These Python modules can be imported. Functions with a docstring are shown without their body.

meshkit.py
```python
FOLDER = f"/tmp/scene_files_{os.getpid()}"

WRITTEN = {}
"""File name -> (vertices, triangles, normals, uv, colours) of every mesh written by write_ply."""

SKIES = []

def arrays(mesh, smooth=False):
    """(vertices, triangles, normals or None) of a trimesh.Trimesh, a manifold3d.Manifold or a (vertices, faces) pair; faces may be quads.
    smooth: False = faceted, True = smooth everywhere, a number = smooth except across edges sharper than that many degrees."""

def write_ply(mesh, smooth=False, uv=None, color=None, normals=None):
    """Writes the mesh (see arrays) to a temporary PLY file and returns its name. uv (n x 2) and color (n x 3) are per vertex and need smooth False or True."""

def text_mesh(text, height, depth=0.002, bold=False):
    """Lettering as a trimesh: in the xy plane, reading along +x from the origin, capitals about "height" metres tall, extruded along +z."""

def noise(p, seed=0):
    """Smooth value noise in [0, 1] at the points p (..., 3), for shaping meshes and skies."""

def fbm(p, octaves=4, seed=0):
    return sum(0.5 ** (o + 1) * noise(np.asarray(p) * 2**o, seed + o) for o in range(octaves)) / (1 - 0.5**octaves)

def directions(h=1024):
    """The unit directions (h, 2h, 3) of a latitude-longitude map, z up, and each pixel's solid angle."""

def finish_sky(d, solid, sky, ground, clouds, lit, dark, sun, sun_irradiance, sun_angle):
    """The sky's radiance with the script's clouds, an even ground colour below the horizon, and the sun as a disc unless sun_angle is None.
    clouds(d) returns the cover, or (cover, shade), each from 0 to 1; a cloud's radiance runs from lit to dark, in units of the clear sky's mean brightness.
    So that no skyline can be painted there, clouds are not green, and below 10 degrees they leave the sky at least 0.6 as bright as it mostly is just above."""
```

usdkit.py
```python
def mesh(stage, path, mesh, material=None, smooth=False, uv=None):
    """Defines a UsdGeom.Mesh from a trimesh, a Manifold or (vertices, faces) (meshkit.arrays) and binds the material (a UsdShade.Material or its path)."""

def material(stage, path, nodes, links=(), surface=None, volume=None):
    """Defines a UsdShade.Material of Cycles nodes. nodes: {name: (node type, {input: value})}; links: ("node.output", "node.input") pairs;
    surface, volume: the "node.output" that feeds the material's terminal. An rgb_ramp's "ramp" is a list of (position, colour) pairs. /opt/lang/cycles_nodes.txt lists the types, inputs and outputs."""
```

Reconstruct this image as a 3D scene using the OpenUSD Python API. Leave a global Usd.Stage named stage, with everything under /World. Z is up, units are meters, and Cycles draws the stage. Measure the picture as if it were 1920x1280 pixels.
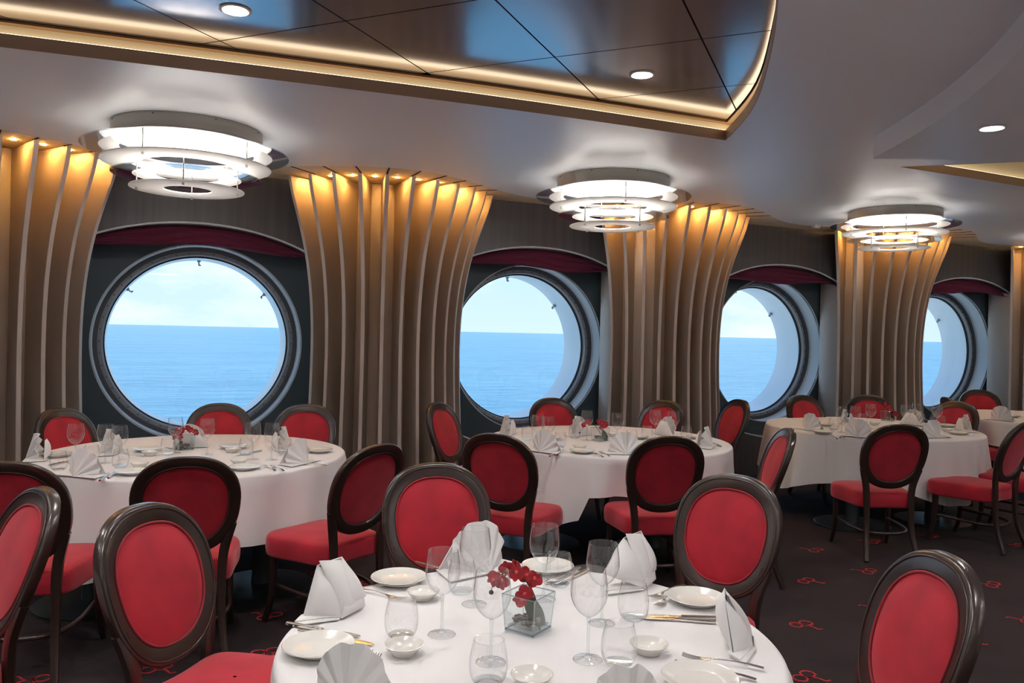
import math, random
import numpy as np, trimesh
import shapely.geometry as sg
from shapely import affinity
from shapely.ops import unary_union
import usdkit, meshkit
from pxr import Usd, UsdGeom, UsdLux, UsdShade, Gf, Sdf

random.seed(7)
RNG = np.random.default_rng(7)
PI = math.pi
stage = Usd.Stage.CreateInMemory()
UsdGeom.SetStageUpAxis(stage, 'Z')
UsdGeom.SetStageMetersPerUnit(stage, 1.0)
UsdGeom.Xform.Define(stage, '/World')
UsdGeom.Scope.Define(stage, '/World/Looks')

# ---------------------------------------------------------------- camera
EYE = 1.56
YAW, ROLL, FPX, CY = .426, .0214, 1483.5, 623.0
def cam_basis():
    cr, sr, c, s = math.cos(ROLL), math.sin(ROLL), math.cos(YAW), math.sin(YAW)
    M = []
    for x, y, z in np.eye(3):
        X, Y, Z = c * x - s * y, s * x + c * y, z
        M.append([cr * X + sr * Z, Y, -sr * X + cr * Z])
    return np.array(M).T                     # rows: right, forward, up
CB = cam_basis()
cam = UsdGeom.Camera.Define(stage, '/World/Camera')
m = Gf.Matrix4d(1)
for i, row in enumerate((CB[0], CB[2], -CB[1])):
    m.SetRow3(i, Gf.Vec3d(*map(float, row)))
m.SetTranslateOnly(Gf.Vec3d(0, 0, EYE))
cam.AddTransformOp().Set(m)
cam.CreateHorizontalApertureAttr(36.0)
cam.CreateVerticalApertureAttr(24.0)
cam.CreateFocalLengthAttr(36.0 * FPX / 1920)
cam.CreateVerticalApertureOffsetAttr(36.0 * (CY - 640) / 1920)
cam.CreateFStopAttr(0.0)
cam.CreateExposureAttr(0.68)

# ---------------------------------------------------------------- sky
def mat(name, nodes, links=(), surface='p.BSDF', volume=None):
    return usdkit.material(stage, '/World/Looks/' + name, nodes, links, surface=surface, volume=volume)

SKY_GAIN = .86
sky_mat = mat('sky', {
    'tc': ('texture_coordinate', {}),
    'sep': ('separate_xyz', {}),
    'ramp': ('rgb_ramp', {'ramp': [(0.0, (.62, .78, .90)), (.5, (.62, .78, .90)), (.53, (.56, .75, .92)), (.60, (.40, .66, .95)), (.75, (.24, .5, .9)), (1, (.15, .36, .78))]}),
    'half': ('math', {'math_type': 'multiply_add', 'value2': .5, 'value3': .5}),
    'map': ('mapping', {'scale': (1, 1, 2.6), 'location': (.35, .2, 0)}),
    'n': ('noise_texture', {'scale': 3.6, 'detail': 7, 'roughness': .58}),
    'cov': ('rgb_ramp', {'ramp': [(0.0, (0, 0, 0)), (.5, (0, 0, 0)), (.62, (.75, .75, .75)), (1, (.9, .9, .9))]}),
    'mix': ('mix', {'color2': (.88, .91, .96)}),
    'bg': ('background_shader', {'strength': SKY_GAIN})},
    [('tc.generated', 'sep.vector'), ('sep.z', 'half.value1'), ('half.value', 'ramp.fac'), ('tc.generated', 'map.vector'), ('map.vector', 'n.vector'),
     ('n.fac', 'cov.fac'), ('cov.color', 'mix.fac'), ('ramp.color', 'mix.color1'), ('mix.color', 'bg.color')], surface='bg.background')
dome = UsdLux.DomeLight.Define(stage, '/World/Sky')
dome.CreateIntensityAttr(1.0)
UsdShade.MaterialBindingAPI.Apply(dome.GetPrim()).Bind(sky_mat)

# ---------------------------------------------------------------- materials
def pbr(name, color, rough=.5, metal=0., noise=None, bump=None, **kw):
    """noise = (scale, amount[, stretch]) varies the colour; bump = (scale, strength, distance)"""
    n = {'p': ('principled_bsdf', {'base_color': color, 'roughness': rough, 'metallic': metal, **kw})}
    l = []
    if noise or bump:
        n['tc'] = ('texture_coordinate', {})
    if noise:
        sc, am = noise[:2]
        n['nm'] = ('mapping', {'scale': noise[2] if len(noise) > 2 else (1, 1, 1)})
        n['n'] = ('noise_texture', {'scale': sc, 'detail': 4})
        lo, hi = [tuple(c * (1 - am) for c in color), tuple(min(1, c * (1 + am)) for c in color)]
        n['r'] = ('rgb_ramp', {'ramp': [(.3, lo), (.7, hi)]})
        l += [('tc.object', 'nm.vector'), ('nm.vector', 'n.vector'), ('n.fac', 'r.fac'), ('r.color', 'p.base_color')]
    if bump:
        n['bn'] = ('noise_texture', {'scale': bump[0], 'detail': 3})
        n['b'] = ('bump', {'strength': bump[1], 'distance': bump[2]})
        l += [('tc.object', 'bn.vector'), ('bn.fac', 'b.height'), ('b.normal', 'p.normal')]
    return mat(name, n, l)

def glow(name, color, strength):
    return mat(name, {'e': ('emission', {'color': color, 'strength': strength})}, surface='e.emission')

def thin_glass(name, tint=(.97, .98, .98), edge=(.45, .48, .5), power=2.2, f0=.05, gloss=(1, 1, 1)):
    return mat(name, {
        'lw': ('layer_weight', {'blend': .5}),
        'pw': ('math', {'math_type': 'power', 'value2': power}),
        'col': ('mix', {'color1': tint, 'color2': edge}),
        't': ('transparent_bsdf', {}),
        'g': ('glossy_bsdf', {'roughness': .02, 'color': gloss}),
        'f': ('math', {'math_type': 'multiply_add', 'value2': .8, 'value3': f0}),
        'mix': ('mix_closure', {})},
        [('lw.facing', 'pw.value1'), ('pw.value', 'col.fac'), ('col.color', 't.color'), ('pw.value', 'f.value1'), ('f.value', 'mix.fac'),
         ('t.BSDF', 'mix.closure1'), ('g.BSDF', 'mix.closure2')], surface='mix.closure')

CEIL = pbr('ceiling_paint', (.86, .89, .93), .36, specular_ior_level=.7)
CREAM = pbr('cream_paint', (.80, .70, .52), .55)
LIP = pbr('tan_paint', (.48, .34, .24), .5)
LACQ = pbr('mahogany_lacquer', (.44, .36, .37), .2, .9, coat_weight=1.0, coat_roughness=.12, coat_ior=2.0)
JOINT = pbr('joint_black', (.006, .005, .005), .7)
BRONZE = pbr('bronze_trim', (.35, .2, .1), .35, .4)
DARKWALL = pbr('charcoal_panel', (.12, .115, .12), .42, noise=(3, .16, (6, 6, .25)))
NICHE = pbr('niche_paint', (.07, .105, .13), .5)
REVEAL = pbr('pale_blue_paint', (.68, .74, .78), .45)
RINGDK = pbr('window_ring_dark', (.085, .095, .105), .45)
RINGGR = pbr('window_ring_grey', (.36, .38, .40), .45, .1)
WHITEHULL = pbr('white_hull_paint', (.75, .82, .86), .4)
SUEDE = pbr('dark_red_shade', (.13, .012, .045), .85, sheen_weight=.4, sheen_tint=(1, .3, .5))
GOLD = pbr('champagne_fin', (.50, .42, .36), .42, .2, noise=(5, .05, (1, 1, .2)))
FINEDGE = pbr('champagne_edge', (.74, .67, .62), .42, .15)
COREGOLD = pbr('champagne_core', (.60, .52, .45), .36, .25)
CARPET = pbr('aubergine_carpet', (.020, .010, .012), .95, noise=(3.5, .35), bump=(420, .5, .004))
MOTIF = pbr('red_pile', (.42, .022, .03), .95, noise=(60, .3))
VELVET = pbr('red_velvet', (.46, .014, .032), .8, noise=(7, .22), bump=(500, .15, .001), sheen_weight=.8, sheen_roughness=.4, sheen_tint=(1, .42, .46))
PIPING = pbr('red_piping', (.33, .008, .02), .7, sheen_weight=.2)
WOOD = pbr('dark_walnut', (.034, .019, .015), .27, noise=(6, .2, (1, 1, .3)), coat_weight=.5, coat_roughness=.2)
LINEN = pbr('white_linen', (.81, .80, .805), .9, bump=(700, .08, .001))
NAPKIN = pbr('white_napkin', (.82, .81, .81), .85, bump=(900, .1, .001))
PORC = pbr('cream_porcelain', (.80, .785, .74), .18, coat_weight=.4, coat_roughness=.05)
STEEL = pbr('polished_steel', (.72, .70, .67), .16, 1.0)
BLACKMETAL = pbr('black_steel', (.09, .115, .125), .36, .8)
BRUSHED = pbr('brushed_nickel', (.38, .36, .32), .38, .75, noise=(20, .06, (.1, .1, 3)))
FROST = mat('frosted_acrylic', {'d': ('diffuse_bsdf', {'color': (.93, .92, .90)}), 't': ('translucent_bsdf', {'color': (.95, .93, .90)}), 'm': ('mix_closure', {'fac': .22}),
    'g': ('glossy_bsdf', {'roughness': .12}), 'm2': ('mix_closure', {'fac': .05})},
    [('d.BSDF', 'm.closure1'), ('t.BSDF', 'm.closure2'), ('m.closure', 'm2.closure1'), ('g.BSDF', 'm2.closure2')], surface='m2.closure')
MILKY = mat('milky_acrylic', {'d': ('diffuse_bsdf', {'color': (.9, .89, .87)}), 'tl': ('translucent_bsdf', {'color': (.7, .69, .67)}), 'm': ('mix_closure', {'fac': .2}), 't': ('transparent_bsdf', {'color': (.97, .97, .97)}), 'm2': ('mix_closure', {'fac': .22})},
    [('d.BSDF', 'm.closure1'), ('tl.BSDF', 'm.closure2'), ('t.BSDF', 'm2.closure1'), ('m.closure', 'm2.closure2')], surface='m2.closure')
CLEAR = thin_glass('clear_acrylic', (.95, .965, .98), (.74, .82, .88), 2.0, .06)
STEMWARE = thin_glass('stemware', (.985, .988, .99), (.50, .54, .56), 3.5, .085)
THICKGLASS = thin_glass('thick_glass', (.93, .96, .965), (.55, .64, .67), 2.5, .06)
PALEGLASS = thin_glass('glass_edges', (.80, .90, .93), (.5, .62, .66), 1.5, .15)
PANE = thin_glass('window_pane', (.95, .97, .98), (.8, .86, .9), 4.0, .02)
LAMPGLOW = glow('lamp_diffuser', (1, .95, .90), 9.0)
SPOTGLOW = glow('spot_lens', (1, .50, .12), 560.0)
DOWNGLOW = glow('downlight_lens', (1, .95, .91), 640.0)
COVEGLOW = glow('cove_strip', (1, .82, .55), 1.5)
PETAL = pbr('orchid_petal', (.42, .006, .018), .5, noise=(30, .25), sheen_weight=.2)
PETALHEART = pbr('orchid_heart', (.75, .08, .12), .5)
LEAF = pbr('orchid_leaf', (.025, .05, .022), .35, noise=(14, .25))
STEM = pbr('orchid_stem', (.05, .045, .02), .5)
PEBBLE = pbr('pebbles', (.16, .15, .14), .3, noise=(40, .6))
WHITEPLASTIC = pbr('white_plastic', (.75, .75, .73), .4)
CORD = pbr('pale_cord', (.62, .60, .55), .5)
SEA = mat('sea_water', {
    'g': ('geometry', {}),
    'm1': ('mapping', {'scale': (.10, .22, .1)}), 'n1': ('noise_texture', {'scale': 1.0, 'detail': 7, 'roughness': .62, 'distortion': .4}),
    'm2': ('mapping', {'scale': (.010, .03, .01)}), 'n2': ('noise_texture', {'scale': 1.0, 'detail': 4}),
    'r': ('rgb_ramp', {'ramp': [(.3, (.055, .29, .40)), (.5, (.12, .43, .53)), (.7, (.24, .57, .64))]}),
    'mx': ('mix_float', {'fac': .4}),
    'b': ('bump', {'strength': .9, 'distance': 1.2}),
    'p': ('principled_bsdf', {'roughness': .25, 'ior': 1.33})},
    [('g.position', 'm1.vector'), ('m1.vector', 'n1.vector'), ('g.position', 'm2.vector'), ('m2.vector', 'n2.vector'), ('n1.fac', 'mx.a'), ('n2.fac', 'mx.b'),
     ('mx.result', 'r.fac'), ('r.color', 'p.base_color'), ('n1.fac', 'b.height'), ('b.normal', 'p.normal')])

# ---------------------------------------------------------------- scene helpers
USED = {}
def numbered(parent, name):
    k = USED.get((parent, name), 0)
    USED[(parent, name)] = k + 1
    return f'{parent}/{name}' if k == 0 else f'{parent}/{name}_{k:03d}'

def tag(prim, label=None, cat=None, group=None, kind=None):
    prim = prim.GetPrim() if hasattr(prim, 'GetPrim') else prim
    for k, v in (('label', label), ('category', cat), ('group', group), ('kind', kind)):
        if v: prim.SetCustomDataByKey(k, v)
    return prim

def obj(name, mesh, material, parent=None, smooth=35, label=None, **kw):
    base = str(parent.GetPath()) if parent is not None else '/World'
    p = usdkit.mesh(stage, numbered(base, name), mesh, material, smooth=smooth).GetPrim()
    tag(p, label, **kw)
    return p

def set_xf(prim, loc=(0, 0, 0), rz=0., scale=1.):
    x = UsdGeom.Xformable(prim)
    x.ClearXformOpOrder()
    x.AddTranslateOp().Set(Gf.Vec3d(*map(float, loc)))
    x.AddRotateZOp().Set(float(math.degrees(rz)))
    s = (scale,) * 3 if np.ndim(scale) == 0 else scale
    x.AddScaleOp().Set(Gf.Vec3f(*map(float, s)))

def thing(name, label=None, cat=None, loc=(0, 0, 0), rz=0., scale=1., group=None, kind=None):
    x = UsdGeom.Xform.Define(stage, numbered('/World', name)).GetPrim()
    set_xf(x, loc, rz, scale)
    return tag(x, label, cat, group, kind)

def copy(src, label, loc, rz=0., scale=1., group=None):
    name = src.GetName()
    name = name[:-4] if name[-4] == '_' and name[-3:].isdigit() else name
    x = UsdGeom.Xform.Define(stage, numbered('/World', name)).GetPrim()
    x.GetReferences().AddInternalReference(src.GetPath())
    x.SetInstanceable(True)
    set_xf(x, loc, rz, scale)
    return tag(x, label, src.GetCustomDataByKey('category'), group)

class Proto:
    """First use builds and places the thing itself, later uses reference it."""
    def __init__(self, build): self.build, self.src = build, None
    def __call__(self, label, loc, rz=0., scale=1., group=None):
        if self.src is None:
            self.src = self.build()
            set_xf(self.src, loc, rz, scale)
            return tag(self.src, label, None, group)
        return copy(self.src, label, loc, rz, scale, group)

# ---------------------------------------------------------------- mesh helpers
cat = trimesh.util.concatenate
def T(v, f):
    return trimesh.Trimesh(np.asarray(v, float), np.asarray(f, int), process=False)

def grid(P, close_u=False, close_v=False):
    """P: (nu, nv, 3) points -> quad grid."""
    P = np.asarray(P, float); nu, nv = P.shape[:2]
    i = np.arange(nu if close_u else nu - 1); j = np.arange(nv if close_v else nv - 1)
    I, J = np.meshgrid(i, j, indexing='ij'); I2, J2 = (I + 1) % nu, (J + 1) % nv
    q = np.stack([I * nv + J, I2 * nv + J, I2 * nv + J2, I * nv + J2], -1).reshape(-1, 4)
    return T(P.reshape(-1, 3), np.vstack([q[:, [0, 1, 2]], q[:, [0, 2, 3]]]))

def lathe(prof, n=40, close=False):
    a = np.linspace(0, 2 * PI, n, endpoint=False)
    pr = np.asarray(prof, float)
    P = np.stack([pr[None, :, 0] * np.cos(a)[:, None], pr[None, :, 0] * np.sin(a)[:, None], np.broadcast_to(pr[None, :, 1], (n, len(pr)))], -1)
    g = grid(P, close_u=True, close_v=close)
    g.merge_vertices()
    return g

def box(sx, sy, sz, c=(0, 0, 0)):
    b = trimesh.creation.box([sx, sy, sz]); b.apply_translation(c); return b

def frames(pts, closed=False):
    p = np.asarray(pts, float)
    t = (np.roll(p, -1, 0) - np.roll(p, 1, 0)) if closed else np.gradient(p, axis=0)
    return t / (np.linalg.norm(t, axis=1, keepdims=True) + 1e-12)

def tube(pts, r, sides=8, closed=False, caps=True):
    p = np.asarray(pts, float); t = frames(p, closed)
    r = np.broadcast_to(np.asarray(r, float), (len(p),))
    n = np.cross(t[0], (0, 0, 1.)); n = n if np.linalg.norm(n) > 1e-3 else np.cross(t[0], (1., 0, 0)); n /= np.linalg.norm(n)
    ang = np.arange(sides) * 2 * PI / sides; P = []
    for k in range(len(p)):
        n = n - t[k] * (n @ t[k]); n /= np.linalg.norm(n) + 1e-12; b = np.cross(t[k], n)
        P.append(p[k] + r[k] * (np.cos(ang)[:, None] * n + np.sin(ang)[:, None] * b))
    g = grid(np.array(P), close_u=closed, close_v=True)
    if caps and not closed:
        nv = len(g.vertices); m = len(p)
        v = np.vstack([g.vertices, p[0], p[-1]])
        f = [[j, nv, (j + 1) % sides] for j in range(sides)] + [[(m - 1) * sides + j, (m - 1) * sides + (j + 1) % sides, nv + 1] for j in range(sides)]
        g = T(v, np.vstack([g.faces, f]))
    g.fix_normals() if False else None
    return g

def spline(pts, n=24, closed=False):
    from scipy.interpolate import CubicSpline
    p = np.asarray(pts, float)
    if closed: p = np.vstack([p, p[:1]])
    s = np.r_[0, np.cumsum(np.linalg.norm(np.diff(p, axis=0), axis=1))]
    cs = CubicSpline(s, p, bc_type='periodic' if closed else 'natural')
    return cs(np.linspace(0, s[-1], n, endpoint=not closed))

def rectsweep(pts, w, d, side):
    """Sweep of a chamfered w x d section; side(k) gives the unit width direction at point k."""
    p = np.asarray(pts, float); t = frames(p); P = []
    w = np.broadcast_to(w, len(p)); d = np.broadcast_to(d, len(p))
    for k in range(len(p)):
        s = np.asarray(side, float); s = s - t[k] * (s @ t[k]); s /= np.linalg.norm(s); b = np.cross(t[k], s)
        c = .22
        sec = [(-.5, -.5 + c), (-.5 + c, -.5), (.5 - c, -.5), (.5, -.5 + c), (.5, .5 - c), (.5 - c, .5), (-.5 + c, .5), (-.5, .5 - c)]
        P.append([p[k] + s * u * w[k] + b * v * d[k] for u, v in sec])
    g = grid(np.array(P), close_v=True)
    m, nv = len(p), len(g.vertices)
    f = [[j, j + 1, 0] for j in range(1, 7)] + [[(m - 1) * 8, (m - 1) * 8 + j, (m - 1) * 8 + j + 1] for j in range(1, 7)]
    return T(g.vertices, np.vstack([g.faces, f]))

def extrude(poly, h, z0):
    ms = []
    for g in getattr(poly, 'geoms', [poly]):
        if g.is_empty or g.geom_type != 'Polygon': continue
        e = trimesh.creation.extrude_polygon(g, h, engine='earcut'); e.apply_translation([0, 0, z0]); ms.append(e)
    return cat(ms)

def in_xz(mesh, y):
    """xy-extruded mesh (thickness along z) stood up in the xz plane, thickness from y towards +y."""
    v = mesh.vertices
    return T(np.c_[v[:, 0], y + v[:, 2], v[:, 1]], mesh.faces[:, ::-1])

def smooth_curve(pts, n=60):
    return spline(np.asarray(pts, float), n)

def ray(u, v):
    return CB.T @ np.array([(u - 960) / FPX, 1, -(v - CY) / FPX])
def at(u, v, z):
    """Where the photo's point (u, v) lies on the level z: used once, to read the layout off the photograph."""
    d = ray(u, v); return (np.array([0, 0, EYE]) + d * ((z - EYE) / d[2]))

# ---------------------------------------------------------------- the setting
PITCH, WX0 = 3.169, .38
H, HP, HR = 2.81, 2.94, 2.84             # ceiling, coffer panels, recessed strip above the columns
WZ, NZ = 1.41, 7.05
X0, X1, Y0 = -6.5, 17.0, -6.5
COLS = [(-1.19, 7.40), (1.935, 7.38), (4.92, 7.33), (8.09, 7.38), (11.2, 7.36)]
WINS = [WX0 + i * PITCH for i in range(-1, 5)]

floor = thing('floor', kind='structure')
obj('carpet', box(X1 - X0, 8.02 - Y0, .05, ((X0 + X1) / 2, (8.02 + Y0) / 2, -.025)), CARPET, floor, False)
wl = smooth_curve([(-.085, .052), (-.06, .06), (-.045, .04), (-.015, .018), (.01, .022), (.03, .05), (.068, .045), (.078, .012), (.052, -.012), (.022, .0), (.005, .022),
    (-.02, .012), (-.045, -.012), (-.035, -.045), (.0, -.05), (.022, -.025), (.012, .012)], 80)
def ribbon(path, w, th):
    p = np.c_[path, np.zeros(len(path))]; t = frames(p); n = np.c_[-t[:, 1], t[:, 0]] * w / 2
    L, R = path + n, path - n
    up = np.full((len(path), 1), th); lo = np.zeros((len(path), 1))
    return grid(np.stack([np.c_[L, lo], np.c_[L, up], np.c_[R, up], np.c_[R, lo]], 1), close_v=True)
MOTM = ribbon(wl, .0105, .002)
for k, (u, v) in enumerate([(1526, 1031), (1516, 1088), (1626, 1071), (1508, 1170), (1645, 1140), (1514, 1267), (1858, 1096), (1812, 1198), (1925, 1163), (1725, 1046), (1636, 1015),
        (1912, 1022), (500, 1155), (300, 1252), (55, 1277), (505, 1222), (1745, 1005), (1560, 985), (1880, 940), (1040, 1050), (690, 1090), (590, 1075)]):
    p = at(u, v, 0); mm = MOTM.copy()
    mm.apply_transform(trimesh.transformations.rotation_matrix([.1, 3.2, .2, 2.9][k % 4] - .35, [0, 0, 1])); mm.apply_translation([p[0], p[1], 0])
    obj('carpet_motif', mm, MOTIF, floor, False)

# window wall: front panel with wide oval niches, niche lining, back wall with round portholes
def ellipse(cx, cz, a, b, n=96):
    t = np.linspace(0, 2 * PI, n, endpoint=False)
    return sg.Polygon(np.c_[cx + a * np.cos(t), cz + b * np.sin(t)])
NA, NB = 1.5, 1.0
GY, GR, OY, OR = 7.619, .766, 7.364, .846
wall = thing('wall_window', kind='structure')
cuts = sg.box(X0, 0, X1, HR)
for wx in WINS: cuts = cuts.difference(ellipse(wx - .05, WZ, NA, NB))
obj('front_panel', in_xz(extrude(cuts, .02, 0), NZ), DARKWALL, wall, 30)
back = sg.box(X0, 0, X1, HR)
for wx in WINS: back = back.difference(ellipse(wx, WZ, OR, OR))
obj('back_panel', in_xz(extrude(back, .02, 0), OY), NICHE, wall, 30)
for wx in WINS:
    t = np.linspace(0, 2 * PI, 121)
    ring = np.stack([wx - .05 + NA * np.cos(t), np.zeros_like(t), WZ + NB * np.sin(t)], -1)
    a, b = ring.copy(), ring.copy(); a[:, 1] = NZ + .001; b[:, 1] = OY
    obj('niche_lining', grid(np.stack([a, b])), REVEAL if False else DARKWALL, wall, True)
    e0, e1 = ring.copy(), ring.copy()
    obj('niche_edge', tube(np.c_[ring[:-1, 0], np.full(120, NZ + .004), ring[:-1, 2]], .010, 6, True), REVEAL, wall, True)

def wring(r0, y0, r1, y1, n=96):
    t = np.linspace(0, 2 * PI, n, endpoint=False)
    P = [np.stack([r * np.cos(t), np.full(n, y), r * np.sin(t)], -1) for r, y in ((r0, y0), (r1, y1))]
    return grid(np.stack(P, 1), close_u=True)
for i, wx in enumerate(WINS):
    w = thing(f'window_{i + 1}', loc=(wx, 0, WZ), kind='structure')
    USED.pop(('/World', f'window_{i + 1}'), None)
    obj('reveal', cat([wring(OR, OY - .004, OR, OY + .20), wring(OR + .012, OY - .004, OR, OY - .004)]), REVEAL, w, 40)
    obj('dark_ring', cat([wring(OR, OY + .20, .812, OY + .205), wring(.812, OY + .205, .812, GY - .03)]), RINGDK, w, 40)
    obj('frame_ring', cat([wring(.815, GY - .035, GR + .012, GY - .035), wring(GR + .012, GY - .035, GR + .006, GY), wring(GR + .006, GY, GR, GY + .004)]), RINGGR, w, 40)
    for k in range(48):
        a = 2 * PI * k / 48
        b = trimesh.creation.cylinder(.006, .008, sections=8); b.apply_transform(trimesh.transformations.rotation_matrix(PI / 2, [1, 0, 0]))
        b.apply_translation([.797 * math.cos(a), GY - .038, .797 * math.sin(a)])
        if k == 0: bolts = []
        bolts.append(b)
    obj('bolt_ring', cat(bolts), RINGDK, w, False)
    obj('gasket', cat([wring(GR + .002, GY + .004, GR - .008, GY + .006), wring(GR - .008, GY + .006, GR - .008, GY + .03)]), JOINT, w, 40)
    obj('glass', in_xz(extrude(ellipse(0, 0, GR, GR), .012, 0), GY + .012), PANE, w, 30)
    obj('hull_sleeve', cat([wring(GR - .006, GY + .03, GR - .004, GY + .40)]), WHITEHULL, w, 40)
    for a in (90, 38, 142):
        c = cat([box(.03, .03, .014), box(.012, .03, .03, (0, 0, -.02)), box(.02, .02, .012, (.008, 0, -.038))])
        c.apply_transform(trimesh.transformations.rotation_matrix(math.radians(90 - a), [0, 1, 0]))
        c.apply_translation([(GR - .012) * math.cos(math.radians(a)), GY + .36, (GR - .012) * math.sin(math.radians(a))])
        obj('clip', c, RINGGR, w, False)
hull = sg.box(X0, -.3, X1, 3.2)
for wx in WINS: hull = hull.difference(ellipse(wx, WZ, GR - .004, GR - .004))
obj('wall_hull', in_xz(extrude(hull, .02, 0), GY + .40), WHITEHULL, None, 30, kind='structure')
obj('wall_left', box(.1, 8.02 - Y0, 3.2, (X0 - .05, (8.02 + Y0) / 2, 1.6)), pbr('wall_beige', (.78, .76, .74), .6), kind='structure')  # unseen side and back walls, closing out sky light, pale to bounce lamplight
obj('wall_right', box(.1, 8.02 - Y0, 3.2, (X1 + .05, (8.02 + Y0) / 2, 1.6)), '/World/Looks/wall_beige', kind='structure')
obj('wall_back', box(X1 - X0, .1, 3.2, ((X0 + X1) / 2, Y0 - .05, 1.6)), '/World/Looks/wall_beige', kind='structure')

# ceiling
xs = np.linspace(X0, X1, 400)
wavy = 6.29 - .34 * np.cos(2 * PI * (xs - 1.77) / PITCH)
slab = sg.Polygon([(X1, Y0), (X0, Y0)] + list(zip(xs, wavy)))
arcA = smooth_curve([(3.29, 4.03), (2.97, 3.42), (2.56, 2.85), (2.08, 2.27), (1.35, 1.6), (.4, .95), (-.9, .45), (-2.4, .2), (-4.2, .3)], 60)
farA = smooth_curve([(-4.2, 4.62), (-2.5, 4.43), (-.66, 4.255), (.45, 4.155), (1.81, 4.055), (3.29, 4.03)], 40)
cofA = sg.Polygon(np.vstack([arcA, farA[:-1]]))
arcB = smooth_curve([(4.88, 4.04), (5.44, 3.51), (6.2, 2.95), (7.3, 2.3), (8.8, 1.7), (10.5, 1.4)], 40)
cofB = sg.Polygon(np.vstack([arcB, [(10.5, 4.3), (8.5, 4.15), (6.31, 4.07), (5.65, 4.05)]]))
DOWN_A = [(.30, 3.65), (2.33, 3.54), (1.3, 2.6), (-.75, 2.75), (-1.75, 3.8), (.28, 1.55), (-1.7, 1.75), (-2.8, 2.8)]  # all after the first two are out of view, placed to light the nearest table
DOWN_C = [(3.96, 2.73)]
DOWN_M = [(2.2, .6), (.6, -.8), (-1.5, -.9), (3.6, -.6), (5.4, .6), (7.6, .4), (-3.2, -.6), (2.0, -2.6), (-1, -3), (5.2, -2.6), (8.8, -1.6), (-4.6, 1.8), (11.5, 3.2), (11.5, .5), (6.7, 2.05), (8.6, 1.2), (7.6, 1.55)]  # all out of view, placed to brighten the room and its tables
def disc(c, r, n=28):
    return sg.Point(c).buffer(r, quad_segs=n // 4)
sl = slab.difference(cofA).difference(cofB)
softC = sg.Polygon([(4.02, 3.53), (3.60, 2.75), (3.13, 2.10), (2.84, 1.80), (2.4, 1.42), (1.8, 1.0), (1.2, .7), (1.2, -.2), (3, -.2), (4.9, 1.2), (7.2, 1.35), (5.9, 2.55), (4.83, 3.14)])
softC = sg.Polygon(np.vstack([smooth_curve([(4.02, 3.53), (3.60, 2.77), (3.13, 2.12), (2.84, 1.80), (2.4, 1.42), (1.8, 1.05)], 40), [(1.8, .75), (3.2, .75), (4.9, 1.4), (6.6, 1.8), (5.75, 2.55), (4.83, 3.14)]]))
for c in DOWN_M: sl = sl.difference(disc(c, .052))
ceil = thing('ceiling', kind='structure')
obj('ceiling_slab', extrude(sl, .06, H), CEIL, ceil, 25)
obj('ceiling_backing', box(X1 - X0, 8.02 - Y0, .05, ((X0 + X1) / 2, (8.02 + Y0) / 2, 3.12)), JOINT, ceil, False)
sC = softC.difference(disc(DOWN_C[0], .052))
obj('ceiling', extrude(sC, .13, H - .13), CEIL, None, 25, kind='structure')
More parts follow.
